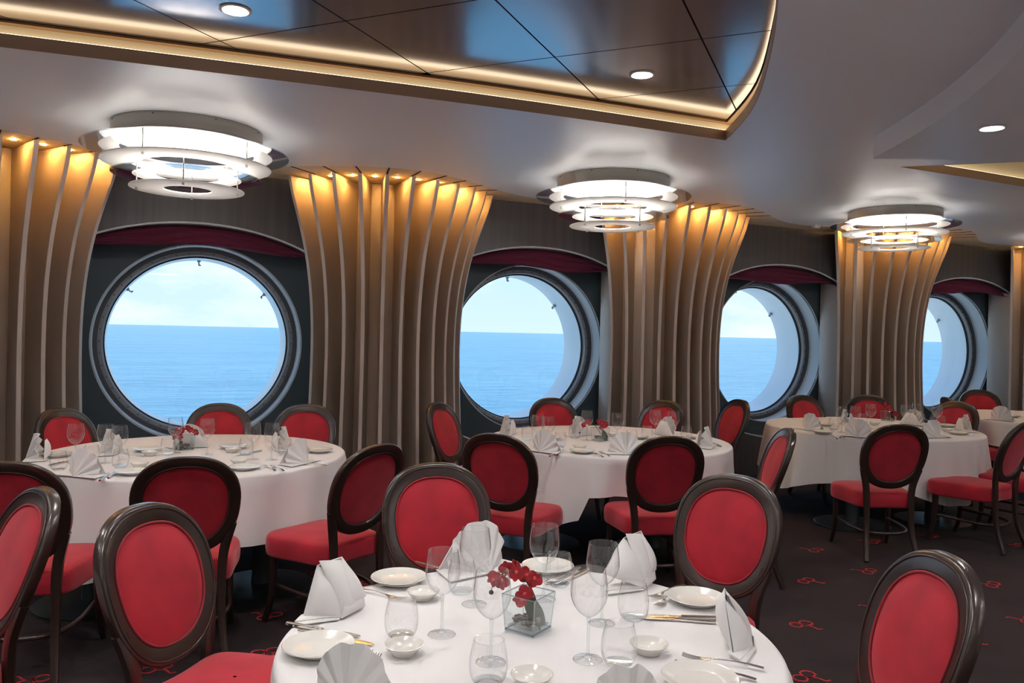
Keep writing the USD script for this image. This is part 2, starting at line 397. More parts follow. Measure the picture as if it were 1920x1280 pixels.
for cof, hole in ((cofA, DOWN_A), (cofB, None)):
    face = cof.buffer(.055, join_style=2)
    lipm = extrude(cof.buffer(.0015, join_style=2).difference(cof.buffer(-.004, join_style=2)), .062, H - .001)
    obj('coffer_lip', lipm, LIP, ceil, 25)
    if hole is None:
        obj('coffer_cove', extrude(face.buffer(.02, join_style=2).difference(face), .23, H + .061), CREAM, ceil, 25)
        obj('coffer_top', extrude(face, .012, H + .28), CREAM, ceil, 25)
        obj('cove_light', extrude(face.buffer(-.003, join_style=2).difference(face.buffer(-.045, join_style=2)), .006, H + .062), COVEGLOW, ceil, 25)
        continue
    obj('coffer_cove', extrude(face.buffer(.02, join_style=2).difference(face), HP - H - .061, H + .061), CREAM, ceil, 25)
    obj('coffer_trim', extrude(face.difference(cof.buffer(.012, join_style=2)), .012, HP - .012), BRONZE, ceil, 25)
    gap = cof.buffer(.02, join_style=2)
    for c in hole: gap = gap.difference(disc(c, .056))
    obj('coffer_shadow_gap', extrude(gap, .012, HP + .016), JOINT, ceil, 25)
    strip = face.buffer(-.003, join_style=2).difference(face.buffer(-.045, join_style=2))
    obj('cove_light', extrude(strip, .006, H + .062), COVEGLOW, ceil, 25)
    inner = cof.buffer(.004, join_style=2)
    ang = math.radians(42.6); e1 = np.array([math.cos(ang), math.sin(ang)]); e2 = np.array([-e1[1], e1[0]])
    org = at(1040, 107, HP)[:2] if hole else np.array([6.0, 3.4])
    S1, S2, G = .75, .725, .004
    for i in range(-9, 10):
        for j in range(-9, 10):
            c = org + e1 * S1 * i + e2 * S2 * j
            q = sg.Polygon([c + e1 * G + e2 * G, c + e1 * (S1 - G) + e2 * G, c + e1 * (S1 - G) + e2 * (S2 - G), c + e1 * G + e2 * (S2 - G)]).intersection(inner)
            for d in hole: q = q.difference(disc(d, .052))
            for g in getattr(q, 'geoms', [q]):
                if g.is_empty or g.area < .002: continue
                obj('lacquer_panel', extrude(g, .014, HP), LACQ, ceil, 20)
# recessed cream strip above the columns with radial slots
strip_poly = sg.box(X0, 5.7, X1, GY + .40)
for cx, cy in COLS: strip_poly = strip_poly.difference(sg.Point(cx, cy).buffer(.57, quad_segs=24))
obj('recessed_strip', extrude(strip_poly, .02, HR), CREAM, ceil, 25)
FINA = [math.radians(11.5) * (k - 5) for k in range(11)]
for cx, cy in COLS:
    for a in FINA[1:-1]:
        b = box(.014, .34, .004, (0, -1.19, HR - .001))
        b.apply_transform(trimesh.transformations.rotation_matrix(a, [0, 0, 1])); b.apply_translation([cx, cy, 0])
        obj('slot', b, JOINT, ceil, False)

# sea
s = np.array([[-14000, 30], [14000, 30], [22000, 26000], [-20000, 26000]])
tag(obj('sea', T(np.c_[s, np.full(4, -11.)], [[0, 1, 2], [0, 2, 3]]), SEA, None, False), 'calm blue sea out to the horizon, seen through the round windows', 'sea', kind='stuff')

# ---------------------------------------------------------------- columns
def rfin(z):
    return np.interp(z, [0, .45, .9, 1.2, 1.5, 1.77, 2.01, 2.23, 2.43, 2.62, 2.74, 2.86], [.868, .843, .822, .81, .806, .818, .846, .89, .95, 1.03, 1.08, 1.135])
def build_column():
    t = thing('fluted_column', cat='column')
    zz = np.linspace(0, 2.828, 40); R = spline(np.c_[zz, rfin(zz)], 40)[:, 1]
    R = np.convolve(np.pad(R, 3, mode='edge'), np.ones(7) / 7, 'valid')
    n = 60; aa = np.linspace(-1.5, 1.5, n)
    core = np.stack([np.stack([.585 * np.sin(aa), -.585 * np.cos(aa), np.full(n, z)], -1) for z in (0, HR - .005)], 0)
    obj('core', grid(core), COREGOLD, t, True)
    for a in FINA:
        d, sd = np.array([math.sin(a), -math.cos(a)]), np.array([math.cos(a), math.sin(a)])
        h, e = .016, .004
        def prof(r0, r1, hw):
            P = []
            for z, ro in zip(zz, R):
                ri = r0 if np.isscalar(r0) else ro + r0[0]
                P.append([[*(d * ri - sd * hw), z], [*(d * (ro + r1) - sd * hw), z], [*(d * (ro + r1) + sd * hw), z], [*(d * ri + sd * hw), z]])
            g = grid(np.array(P), close_v=True)
            m = len(zz)
            return T(g.vertices, np.vstack([g.faces, [[0, 1, 2], [0, 2, 3]], [[(m - 1) * 4, (m - 1) * 4 + 2, (m - 1) * 4 + 1], [(m - 1) * 4, (m - 1) * 4 + 3, (m - 1) * 4 + 2]]]))
        f = obj('fin', prof(.555, -.004, h), GOLD, t, 30)
        obj('edge_strip', prof((-.004,), 0, h - .001), FINEDGE, f, 30)
    for k in range(10):
        a = (FINA[k] + FINA[k + 1]) / 2
        b = lathe([(.018, .0), (.021, -.004), (.023, -.001)], 16); b.apply_translation([.93 * math.sin(a), -.93 * math.cos(a), HR - .003])
        s_ = obj('spotlight', b, BRONZE, t, 30)
        e = trimesh.creation.cylinder(.015, .003, sections=14); e.apply_translation([.93 * math.sin(a), -.93 * math.cos(a), HR - .003])
        obj('lens', e, SPOTGLOW, s_, False)
    return t
column = Proto(build_column)
for (cx, cy), lb in zip(COLS, ['fluted champagne column left of the first window, cut by the left edge of the photo',
        'fluted champagne column between the first and second round windows',
        'fluted champagne column behind the second ring lamp',
        'fluted champagne column behind the third ring lamp',
        'fluted champagne column at the far right edge of the photo']):
    column(lb, (cx, cy, 0))

# ---------------------------------------------------------------- ceiling lamps and downlights
def ring_disc(ro, ri, z, th=.008, n=64):
    return lathe([(ri, z), (ro - .002, z), (ro, z + .002), (ro, z + th - .002), (ro - .002, z + th), (ri, z + th)], n, close=True)
def build_lamp():
    t = thing('ring_lamp', cat='ceiling lamp')
    dr = obj('drum', lathe([(.45, 0), (.452, -.01), (.45, -.085), (.44, -.088), (.375, -.088), (.372, -.07), (.37, 0)], 72), BRUSHED, t, 40)
    for k in range(8):
        a = .3 + k * PI / 4
        b = trimesh.creation.icosphere(1, .005); b.apply_translation([.451 * math.cos(a), .451 * math.sin(a), -.014])
        obj('screw', b, RINGDK, dr, True)
    obj('rim', lathe([(.375, -.0885), (.446, -.0885), (.446, -.092), (.375, -.092)], 72, close=True), WHITEPLASTIC, t, 40)
    obj('diffuser', lathe([(0, -.075), (.374, -.075), (.374, -.079), (0, -.081)], 64), LAMPGLOW, t, 40)
    o = obj('clear_ring', ring_disc(.62, .515, -.150), CLEAR, t, 40, label='clear outer acrylic ring')
    obj('frosted_band', ring_disc(.515, .40, -.150), MILKY, o, 40)
    obj('frosted_ring', ring_disc(.51, .275, -.232), FROST, t, 40)
    o = obj('clear_ring', ring_disc(.45, .325, -.305), CLEAR, t, 40, label='clear inner acrylic ring')
    obj('frosted_band', ring_disc(.325, .19, -.305), MILKY, o, 40)
    obj('frosted_ring', ring_disc(.345, .145, -.385), FROST, t, 40, label='smallest frosted ring at the bottom')
    for k in range(4):
        a = .9 + k * PI / 2
        obj('rod', cat([tube([(.42 * math.cos(a), .42 * math.sin(a), z) for z in (-.088, -.245)], .0045, 8), tube([(.42 * math.cos(a), .42 * math.sin(a), z) for z in (-.236, -.249)], .008, 8)]), STEEL, t, 30)
        a += .55
        obj('rod', cat([tube([(.30 * math.cos(a), .30 * math.sin(a), z) for z in (-.232, -.398)], .004, 8), tube([(.30 * math.cos(a), .30 * math.sin(a), z) for z in (-.386, -.40)], .008, 8)]), STEEL, t, 30)
    return t
lamp = Proto(build_lamp)
LAMPS = [(.185, 5.48, 1.0), (3.354, 5.48, 1.0), (6.52, 5.46, .93), (9.65, 5.5, .95), (-2.98, 5.48, 1.0)]
for (x, y, s_), lb in zip(LAMPS, ['tiered frosted ring ceiling lamp above the left table, largest in the photo', 'tiered frosted ring ceiling lamp in the middle of the photo, above the second round window',
        'tiered frosted ring ceiling lamp at right, in front of the third full column', 'tiered frosted ring ceiling lamp beyond the right edge of the photo', 'tiered frosted ring ceiling lamp beyond the left edge of the photo']):
    lamp(lb, (x, y, H), .35 * (x > 1) - .3 * (x > 5), s_)
for x, y in ((-3.2, -2.2), (3.6, -2.2), (7.0, -2.2), (.2, -4.6), (10.4, -2.0), (4.2, -4.6)):  # out-of-view ring lamps, placed to light the room from behind the camera
    lamp('tiered frosted ring ceiling lamp behind the camera', (x, y, H), 0, 1, 'ring lamps behind the camera')

def build_down():
    t = thing('downlight', cat='downlight')
    obj('trim_ring', lathe([(.050, .0), (.066, .0), (.068, -.004), (.056, -.007), (.047, .002), (.045, .045)], 32), WHITEPLASTIC, t, 40)
    obj('lens', lathe([(0, .022), (.034, .022), (.036, .03), (0, .03)], 24), DOWNGLOW, t, 40)
    obj('can', lathe([(.046, .03), (.052, .03), (.052, .10), (0, .10)], 24), BRUSHED, t, 40)
    return t
down = Proto(build_down)
for (x, y), lb in zip(DOWN_A, ['round recessed downlight in the lacquered ceiling panels, near the top left', 'round recessed downlight in the lacquered ceiling panels, near the corner of the recess'] + [None] * 9):
    down(lb or 'unseen recessed downlight in the lacquered panels, placed to light the nearest table', (x, y, HP), 0, 1, None if lb else 'unseen downlights lighting the nearest table')
for (x, y) in DOWN_C: down('round recessed downlight in the dropped white soffit at top right', (x, y, H - .13))
for (x, y) in DOWN_M: down('round recessed downlight in the white ceiling behind the camera', (x, y, H), 0, 1, 'downlights behind the camera')
c = lathe([(0, -.035), (.035, -.034), (.046, -.022), (.048, 0), (.0, .0)], 28); c.apply_translation(at(1530, 422, H))
tag(obj('smoke_detector', c, WHITEPLASTIC, None, 40), 'small white smoke detector on the ceiling edge above the third window', 'smoke detector')

# ---------------------------------------------------------------- shades and cords in the niches
WN = {1: 'first, leftmost', 2: 'second', 3: 'third', 4: 'fourth'}
for i, wx in enumerate(WINS):
    cx = wx - .05; n = 90
    xs_ = np.linspace(cx - 1.30, cx + 1.30, n)
    top = WZ + NB * np.sqrt(np.clip(1 - ((xs_ - cx) / NA) ** 2, 0, 1)) - .008
    f = (xs_ - cx) / 1.3
    low = 2.205 + .02 * np.sin(f * 5 + i * 1.7) - .025 * f ** 2 + .012 * np.abs(np.sin(f * 4.2 + i))
    low = np.minimum(low, top - .005)
    P = []
    m_ = 14
    for j in range(m_):
        s_ = j / (m_ - 1)
        z = top * (1 - s_) + low * s_
        y = NZ + .10 - .05 * s_ + (.02 * np.sin(s_ * (9 + 3 * (i % 2)) + f * 6 * np.sin(i + 1.) + .8 * np.sin(f * 9 + i)) ) * np.sin(s_ * PI * .5)
        P.append(np.c_[xs_, y, z])
    for j in range(5):
        P.append(np.c_[xs_, P[m_ - 1][:, 1] + .012 * (j + 1), low + .005 * (j + 1)])
    g = grid(np.array(P)); g = cat([g, T(g.vertices + [0, .006, 0], g.faces[:, ::-1])])
    if i in WN:
        t = thing('roman_shade', f'gathered dark red fabric shade above the {WN[i]} round window', 'window shade')
    else:
        t = thing('roman_shade', 'gathered dark red fabric shade above a window outside the photo', 'window shade', group='shades outside the photo')
    obj('fabric', g, SUEDE, t, True)
    obj('head_rail', tube([(cx - .55, NZ + .13, 2.33), (cx + .55, NZ + .13, 2.33)], .018, 8), RINGDK, t, 30)
    if i in (2, 3, 4):
        c = wx + {2: 1.13, 3: 1.03, 4: .98}[i]
        lp = [(c - .018, NZ + .22, 2.25), (c - .018, NZ + .22, 1.0), (c - .012, NZ + .22, .86), (c, NZ + .22, .83), (c + .012, NZ + .22, .86), (c + .018, NZ + .22, 1.0), (c + .018, NZ + .22, 2.25)]
        tag(obj('shade_cord', tube(spline(lp, 60), .0045, 6), CORD, None, True), f'thin looped pull cord hanging right of the {WN[i]} round window', 'cord')

# ---------------------------------------------------------------- chairs
def build_chair():
    t = thing('dining_chair', cat='chair')
    n = 72; th = np.linspace(0, 2 * PI, n, endpoint=False)
    def egg(a, b, zc):
        c, q = np.cos(th), np.sin(th); e = 2 / 2.35
        C, S = np.sign(c) * np.abs(c) ** e, np.sign(q) * np.abs(q) ** e
        return np.c_[a * S * (1 + .065 * C - .015 * C * C), zc + b * C]
    ZC = .744
    def plane(xz, off=0.):            # on the slightly reclined and curved back plane
        x, z = xz[..., 0], xz[..., 1]
        y = -.196 - .26 * (z - .5) - .16 * (z - .5) ** 2 + .22 * x ** 2
        return np.stack([x, y + off, z], -1)
    out, mid_, inn = egg(.233, .238, ZC), egg(.212, .217, ZC), egg(.178, .182, ZC)
    rings = [plane(inn, .010), plane(egg(.183, .187, ZC), .013), plane(egg(.200, .204, ZC), .014), plane(egg(.224, .229, ZC), .019), plane(egg(.230, .235, ZC), .014), plane(out, .008), plane(out, -.014), plane(egg(.226, .231, ZC), -.022),
             plane(egg(.194, .198, ZC), -.024), plane(egg(.185, .189, ZC), -.018), plane(inn, -.012)]
    fr = obj('back_frame', grid(np.array(rings), close_u=True, close_v=True), WOOD, t, 50)
    bead = egg(.2175, .2225, ZC)
    obj('bead', cat([tube(plane(bead, .0185), .0028, 6, True), tube(plane(egg(.187, .191, ZC), -.0215), .003, 6, True)]), WOOD, fr, True)
    def pad(off, dome, s):
        P = []
        for k, q in enumerate(np.linspace(1, 0, 12)):
            e = egg(.181 * q, .185 * q, ZC)
            P.append(plane(e, off + s * dome * (1 - q ** 3.2) ** .8))
        return grid(np.array(P), close_v=True)
    bp = obj('back_pad', pad(.006, .020, 1), VELVET, t, True)
    obj('piping', tube(plane(egg(.176, .180, ZC), .0125), .0042, 8, True), PIPING, bp, True)
    obj('rear_pad', pad(-.010, .006, -1), VELVET, t, True)
    # seat
    def outline(k, n=56):
        P = [(-.185, -.172), (0, -.186), (.185, -.172), (.210, -.09), (.232, .06), (.243, .20), (.215, .262), (0, .292), (-.215, .262), (-.243, .20), (-.232, .06), (-.210, -.09)]
        q = spline(P, n, True); return q * k + np.array([0, .02]) * (1 - k)
    L = [(.94, .362), (.985, .366), (1.0, .378), (1.01, .41), (1.005, .44), (.985, .459), (.95, .470), (.85, .477), (.6, .484), (.3, .487), (0.02, .488)]
    P = [np.c_[outline(k), np.full(56, z)] for k, z in L]
    sm = grid(np.array(P), close_v=True)
    b = np.c_[outline(.94), np.full(56, .362)]; c0 = len(sm.vertices)
    sm = T(np.vstack([sm.vertices, b, [[0, 0, .362]]]), np.vstack([sm.faces, [[c0 + (k + 1) % 56, c0 + k, c0 + 56] for k in range(56)]]))
    obj('seat', sm, VELVET, t, 60)
    for sx in (-1, 1):
        p = spline([(sx * .197, -.233, .652), (sx * .185, -.222, .605), (sx * .168, -.210, .535), (sx * .159, -.208, .45), (sx * .158, -.209, .38), (sx * .164, -.226, .18), (sx * .186, -.285, 0.006)], 26)
        obj('leg', rectsweep(p, np.linspace(.046, .030, 26), np.linspace(.036, .032, 26), (1, 0, 0)), WOOD, t, 40)
        p = spline([(sx * .197, .215, .375), (sx * .200, .213, .26), (sx * .205, .225, .12), (sx * .213, .262, 0.006)], 20)
        obj('leg', rectsweep(p, np.linspace(.040, .026, 20), np.linspace(.042, .028, 20), (1, 0, 0)), WOOD, t, 40)
    st = spline([(-.193, .21, .205), (-.196, .08, .20), (-.188, -.07, .195), (-.14, -.175, .19), (0, -.215, .188), (.14, -.175, .19), (.188, -.07, .195), (.196, .08, .20), (.193, .21, .205)], 50)
    obj('stretcher', tube(st, .0115, 10), WOOD, t, True)
    return t
chair = Proto(build_chair)
TAB = {'T1': (.26, 5.34, .92), 'T2': (3.17, 5.18, .92), 'T3': (6.02, 5.25, .92), 'T4': (8.75, 5.5, .86), 'F': (.915, 1.86, .645)}
CHAIRS = [
    ('F', 815, 867, 0, 'red oval-back chair facing the camera at the nearest table, behind the orchid vase'),
    ('F', 260, 946, -3, 'red oval-back chair at the left of the nearest table, its whole front in view'),
    ('F', 1382, 890, 8, 'red oval-back chair facing the camera at the right rear of the nearest table'),
    ('F', 1778, 1040, 2, 'red oval-back chair in the bottom right corner, standing alone on the carpet'),
    (-114, 84, 914, 0, 'red oval-back chair cut by the left edge, bronze side of its frame showing'),
    ('T1', 350, 855, 0, 'dark-backed red chair seen from behind at the left table, behind the big left foreground chair'),
    ('T1', 712, 832, 0, 'dark-backed red chair seen from behind at the right end of the left table'),
    (14, 8, 864, 0, 'dark-backed red chair seen from behind at the left edge of the photo'),
    ('T1', 110, 765, 0, 'red chair by the leftmost column, far side of the left table'),
    (190, 413, 755, 0, 'red chair in front of the first round window glass'),
    (198, 576, 757, 0, 'red chair on the far side of the left table, just right of the first window'),
    ('T2', 818, 754, 10, 'red chair turned sideways at the left end of the middle table, below the second window'),
    ('T2', 1033, 745, 0, 'red chair in front of the second round window glass'),
    ('T2', 1248, 750, 12, 'red chair on the far side of the middle table, against the fluted column'),
    (-82, 1388, 748, 0, 'narrow sideways red chair left of the third window, past the middle table'),
    ('T2', 928, 812, -8, 'dark-backed red chair seen from behind at the left front of the middle table'),
    ('T2', 1257, 817, 0, 'dark-backed red chair seen from behind at the right front of the middle table'),
    (-62, 1480, 802, 0, 'dark-backed red chair turned sideways at the right end of the middle table'),
    ('T3', 1502, 740, 0, 'red chair below the right rim of the third round window'),
    ('T3', 1630, 740, 0, 'red chair on the far side of the right table, behind its orchid spray'),
    (-98, 1797, 752, 0, 'red chair at the right end of the right table, below the fourth window'),
    (122, 1774, 744, 0, 'chair of which only a dark rail tip shows, before the fourth round window'),
    (24, 1689, 795, 0, 'dark-backed red chair seen from behind in front of the right table, nearest of its chairs'),
    (-10, 1928, 790, 0, 'dark-backed red chair seen from behind, at the right edge in front of the right table'),
    (-140, 1835, 730, 0, 'red chair beneath the hanging cord right of the fourth window'),
    (-20, 2010, 782, 0, 'red chair cut off by the right edge, only its seat and legs in view'),
]
SEATS = []
for tb, u, v, dl, lb in CHAIRS:
    p = at(u, v, .982)
    if isinstance(tb, str):
        d = np.array(TAB[tb][:2]) - p[:2]; ang = math.atan2(-d[0], d[1]) - math.radians(dl)
    else:
        ang = -math.radians(tb)
    f = np.array([-math.sin(ang), math.cos(ang)])
    o = p[:2] + f * .355
    SEATS.append(o)
    chair(lb, (o[0], o[1], 0), ang)

# ---------------------------------------------------------------- tables
TOPZ = .76
def cloth(r, drop, corner, nf, seed, amp=.05, phase=0., seats=()):
    n = 180; th = np.linspace(0, 2 * PI, n, endpoint=False); rg = np.random.default_rng(seed)
    ph = rg.uniform(0, 2 * PI, 4)
    wave = 1.6 * (np.abs(np.sin(nf * th / 2 + ph[0])) - .6) * (.6 + .5 * np.sin(2 * th + ph[1])) + .5 * np.sin((nf * 2 - 3) * th + ph[1]) + .4 * np.sin((nf // 2 + 1) * th + ph[2])
    hang = drop + corner * (.5 + .5 * np.cos(4 * (th - phase))) ** 2 + .012 * np.sin(3 * th + ph[3])
    for a_ in seats:
        d_ = np.abs((th - a_ + PI) % (2 * PI) - PI)
        hang = np.minimum(hang, .235 + np.clip((d_ - .36) * 2.2, 0, 1))
    P = []
    for q in (0.0, .3, .6, .85, .96):
        P.append(np.c_[r * q * np.cos(th), r * q * np.sin(th), np.full(n, TOPZ)])
    for a in (0, 30, 60, 85):
        a = math.radians(a); rr = r - .016 + .016 * math.sin(a)
        P.append(np.c_[rr * np.cos(th), rr * np.sin(th), np.full(n, TOPZ - .016 * (1 - math.cos(a)))])
    for q in np.linspace(.06, 1, 16):
        rr = r + .004 + amp * wave * (q ** .9) * .8 + .05 * q * (.5 + .5 * np.cos(4 * (th - phase))) + .012 * q
        P.append(np.c_[rr * np.cos(th), rr * np.sin(th), TOPZ - .016 - hang * q])
    g = grid(np.array(P), close_v=True)
    return T(g.vertices, g.faces[:, ::-1])
TBL = [('T1', 'long round banquet table at left under a white cloth, on two black disc pedestals', 'white cloth draped over the left table', .36, .16, 11, 3, .9, [(490, 1098), (175, 1128)]),
       ('T2', 'round banquet table in the middle of the room under a white cloth', 'white cloth draped over the middle table', .36, .18, 11, 5, .35, [(1225, 1030), (1010, 1018)]),
       ('T3', 'round banquet table at right under a white cloth, on two black disc pedestals', 'white cloth draped over the right table, with many soft folds', .38, .12, 17, 9, 2.95, [(1587, 992), (1747, 976)]),
       ('T4', 'round banquet table at the far right edge, mostly hidden by chairs', 'white cloth on the table at the far right edge', .38, .12, 13, 12, .5, [(1905, 950)]),
       ('F', 'small round table nearest the camera, set for dinner', 'white cloth on the nearest table', .42, .16, 9, 21, .3, None)]
OFF = [(-1.62, 2.5, .66), (3.6, -.1, .9), (-1.2, -.6, .66), (1.5, -1.5, .9), (6.2, .7, .9), (-3.4, .9, .9), (4.2, -3.2, .9), (8.6, -.4, .9), (-2.7, 5.2, .9), (-3.6, -3.0, .9), (9.5, 2.4, .9), (11.9, 5.2, .9)]  # out-of-view tables, most added so their white cloths bounce light upward
def pedestal(t, x, y):
    b = lathe([(0, 0), (.30, 0), (.302, .004), (.302, .012), (.29, .018), (.10, .028), (.0, .03)], 56); b.apply_translation([x, y, 0])
    obj('base_disc', b, BLACKMETAL, t, 40)
    b = lathe([(0, .02), (.062, .02), (.058, .06), (.055, .10), (.055, .66), (.075, .70), (.0, .70)], 28); b.apply_translation([x, y, 0])
    obj('pedestal_column', b, BLACKMETAL, t, 40)
for key, l1, l2, drop, corner, nf, seed, ph, bases in TBL:
    x, y, r = TAB[key]
    t = thing('banquet_table', l1, 'table', (x, y, 0))
    obj('tabletop', lathe([(0, .728), (r - .03, .728), (r - .02, .735), (r - .02, .75), (r - .03, .755), (0, .755)], 72), WOOD, t, 40)
    for b in (bases or []):
        p = at(b[0], b[1], 0)[:2] - (x, y)
        k = np.hypot(*p); p = p * min(1, (r - .2) / k)
        pedestal(t, *p)
    if not bases: pedestal(t, 0, 0)
    c = thing('tablecloth', l2, 'tablecloth', (x, y, 0))
    obj('cloth', cloth(r, drop, corner, nf, seed, phase=ph, seats=[math.atan2(q[1] - y, q[0] - x) for q in SEATS if np.hypot(q[0] - x, q[1] - y) < r + .20]), LINEN, c, 50)

for i, (x, y, r) in enumerate(OFF):
    t = thing('banquet_table', 'unseen round banquet table, placed so its white cloth bounces light', 'table', (x, y, 0), group='unseen tables bouncing light')
    obj('tabletop', lathe([(0, .728), (r - .03, .728), (r - .02, .75), (r - .03, .755), (0, .755)], 48), WOOD, t, 40)
    pedestal(t, 0, 0)
    c = thing('tablecloth', 'white cloth on an unseen table, placed to bounce light up to the ceiling', 'tablecloth', (x, y, 0), group='unseen cloths bouncing light')
    obj('cloth', cloth(r, .36, .14, 11, 50 + i, phase=.7 * i), LINEN, c, 50)

# ---------------------------------------------------------------- tableware
def lit(name, cat_, parts):
    def build():
        t = thing(name, cat=cat_)
        for p in parts: obj(p[0], p[1](), p[2], t, p[3] if len(p) > 3 else 40)
        return t
    return Proto(build)
def circ(r, z, n=40):
    a = np.linspace(0, 2 * PI, n, endpoint=False); return np.c_[r * np.cos(a), r * np.sin(a), np.full(n, z)]
def wine_bowl():
    o = spline([(.004, .104), (.018, .112), (.036, .132), (.0455, .160), (.0445, .188), (.0395, .222)], 26)
    return cat([lathe(np.vstack([[(0, .1035)], o]), 40), tube(np.c_[.0395 * np.cos(np.linspace(0, 2 * PI, 40, endpoint=False)), .0395 * np.sin(np.linspace(0, 2 * PI, 40, endpoint=False)), np.full(40, .222)], .0007, 5, True)])
wine = lit('wine_glass', 'wine glass', [('bowl', wine_bowl, STEMWARE, 60),
    ('stem', lambda: lathe(spline([(.009, .006), (.0048, .018), (.0038, .05), (.0036, .08), (.0055, .105)], 18), 16), THICKGLASS, True),
    ('foot', lambda: cat([lathe([(.0365, .0012), (.035, .0026), (.02, .0045), (.009, .007)], 40), tube(circ(.0362, .0012), .0009, 5, True), tube(circ(.010, .0062), .0009, 5, True)]), STEMWARE, 60)])
tumbler = lit('stemless_tumbler', 'glass tumbler', [('body', lambda: cat([lathe(spline([(.024, .0), (.034, .008), (.043, .032), (.0435, .055), (.0345, .102)], 24), 40), tube(np.c_[.0345 * np.cos(np.linspace(0, 2 * PI, 40, endpoint=False)), .0345 * np.sin(np.linspace(0, 2 * PI, 40, endpoint=False)), np.full(40, .102)], .0007, 5, True)]), STEMWARE, 60),
    ('thick_base', lambda: cat([lathe([(0, .0075), (.024, .0085), (.033, .0095)], 36), tube(circ(.0245, .0018), .0016, 6, True)]), THICKGLASS, 60)])
plate = lit('side_plate', 'plate', [('body', lambda: lathe([(0, .004), (.045, .004), (.05, .0), (.054, .0), (.056, .005), (.086, .017), (.0885, .0195), (.087, .0215), (.082, .0205), (.06, .012), (.052, .0085), (0, .0075)], 64), PORC, 45)])
dish = lit('butter_dish', 'butter dish', [('body', lambda: lathe([(0, .003), (.024, .003), (.026, .0), (.029, .0), (.031, .006), (.047, .021), (.0495, .0245), (.047, .0255), (.040, .020), (.028, .010), (0, .009)], 48), PORC, 45)])
def bar(path, w, h):
    return rectsweep(path, w, h, (1, 0, 0))
def fork_parts():
    y = np.linspace(0, .125, 18)
    z = .0035 + .004 * np.sin(y / .125 * PI) + .003 * (y / .125)
    hd = bar(np.c_[np.zeros(18), y, z], np.interp(y, [0, .02, .06, .11, .125], [.013, .012, .006, .005, .007]), np.full(18, .0032))
    yn = np.linspace(.122, .150, 8); root = bar(np.c_[np.zeros(8), yn, .0065 - .004 * np.sin((yn - .122) / .028 * PI / 2)], np.interp(yn, [.122, .135, .15], [.007, .018, .0235]), np.full(8, .0022))
    tn = []
    for k in range(4):
        x = -.0099 + k * .0066
        yt = np.linspace(.148, .193, 7); tn.append((np.c_[np.full(7, x), yt, .0025 + .006 * ((yt - .148) / .045) ** 2], np.linspace(.0040, .0022, 7)))
    return hd, root, [bar(p, w, np.full(7, .0019)) for p, w in tn]
def build_fork():
    t = thing('fork', cat='fork'); hd, root, tn = fork_parts()
    obj('handle', hd, STEEL, t, 40); hdp = obj('fork_head', root, STEEL, t, 40)
    for q in tn: obj('tine', q, STEEL, hdp, 40)
    return t
fork = Proto(build_fork)
def blade():
    y = np.linspace(.108, .226, 20)
    w = np.interp(y, [.108, .125, .19, .215, .226], [.012, .017, .020, .014, .003])
    return bar(np.c_[np.interp(y, [.108, .226], [0, -.004]), y, np.full(20, .0035)], w, np.linspace(.0026, .0012, 20))
knife = lit('table_knife', 'knife', [('handle', lambda: bar(np.c_[np.zeros(14), np.linspace(0, .112, 14), np.full(14, .0045)], np.interp(np.linspace(0, .112, 14), [0, .01, .05, .112], [.012, .0165, .0145, .011]), np.full(14, .008)), STEEL), ('blade', blade, STEEL)])

def sheet(P, th=.0028):
    """A cloth sheet of a little thickness over the point grid P."""
    P = np.asarray(P, float)
    g = grid(P); n = g.vertex_normals
    v = np.vstack([g.vertices + n * th / 2, g.vertices - n * th / 2]); k = len(g.vertices)
    f = np.vstack([g.faces, g.faces[:, ::-1] + k])
    nu, nv = P.shape[:2]
    rim = [i * nv for i in range(nu)] + [(nu - 1) * nv + j for j in range(1, nv)] + [i * nv + nv - 1 for i in range(nu - 2, -1, -1)] + [j for j in range(nv - 2, 0, -1)]
    sd = []
    for a, b in zip(rim, rim[1:] + rim[:1]): sd += [[a, a + k, b + k], [a, b + k, b]]
    return T(v, np.vstack([f, sd]))
def coons(a, b, c, d, bulge, n=12, push=(0, -1, 0)):
    """Four-corner patch a-b / d-c bulged along push."""
    u, v = np.meshgrid(np.linspace(0, 1, n), np.linspace(0, 1, n), indexing='ij')
    u, v = u[..., None], v[..., None]
    P = (1 - u) * (1 - v) * np.array(a) + u * (1 - v) * np.array(b) + u * v * np.array(c) + (1 - u) * v * np.array(d)
    return P + np.array(push) * bulge * (4 * u * (1 - u)) ** .8 * (4 * v * (1 - v)) ** .8
def fan_parts(sharp):
    """Fan fold standing on the table, facing -y; the hinge at the front."""
    def half(sgn):
        n, m_ = 41, 14
        ph = np.linspace(0, 1, n); s = np.linspace(.04, 1, m_)
        P = np.zeros((n, m_, 3))
        for i, q in enumerate(ph):
            a = sgn * q * math.radians(82)
            R = .118 - .018 * q ** 2 + .012 * math.cos(q * 3)
            pleat = (1 - abs(((q * 3.0) % 1) * 2 - 1)) * .016
            back = .045 * math.cos(a) + .055 * q ** 2
            P[i, :, 0] = s * R * math.sin(a); P[i, :, 2] = .003 + s * R * max(math.cos(a), .02)
            P[i, :, 1] = -.045 + s * (back + pleat) + (1 - s) * .0 - .028 * sharp * s * math.exp(-(q / .12) ** 2)
        return sheet(P)
    base = sheet(coons((-.125, -.045, .004), (.125, -.045, .004), (.10, .06, .004), (-.10, .06, .004), .004, 12, (0, 0, 1)))
    back = sheet(coons((-.10, .05, .005), (.10, .05, .005), (.035, .045, .10), (-.035, .045, .10), -.02))
    return [('left_fold', half(-1)), ('right_fold', half(1)), ('back_fold', back), ('base_fold', base)]
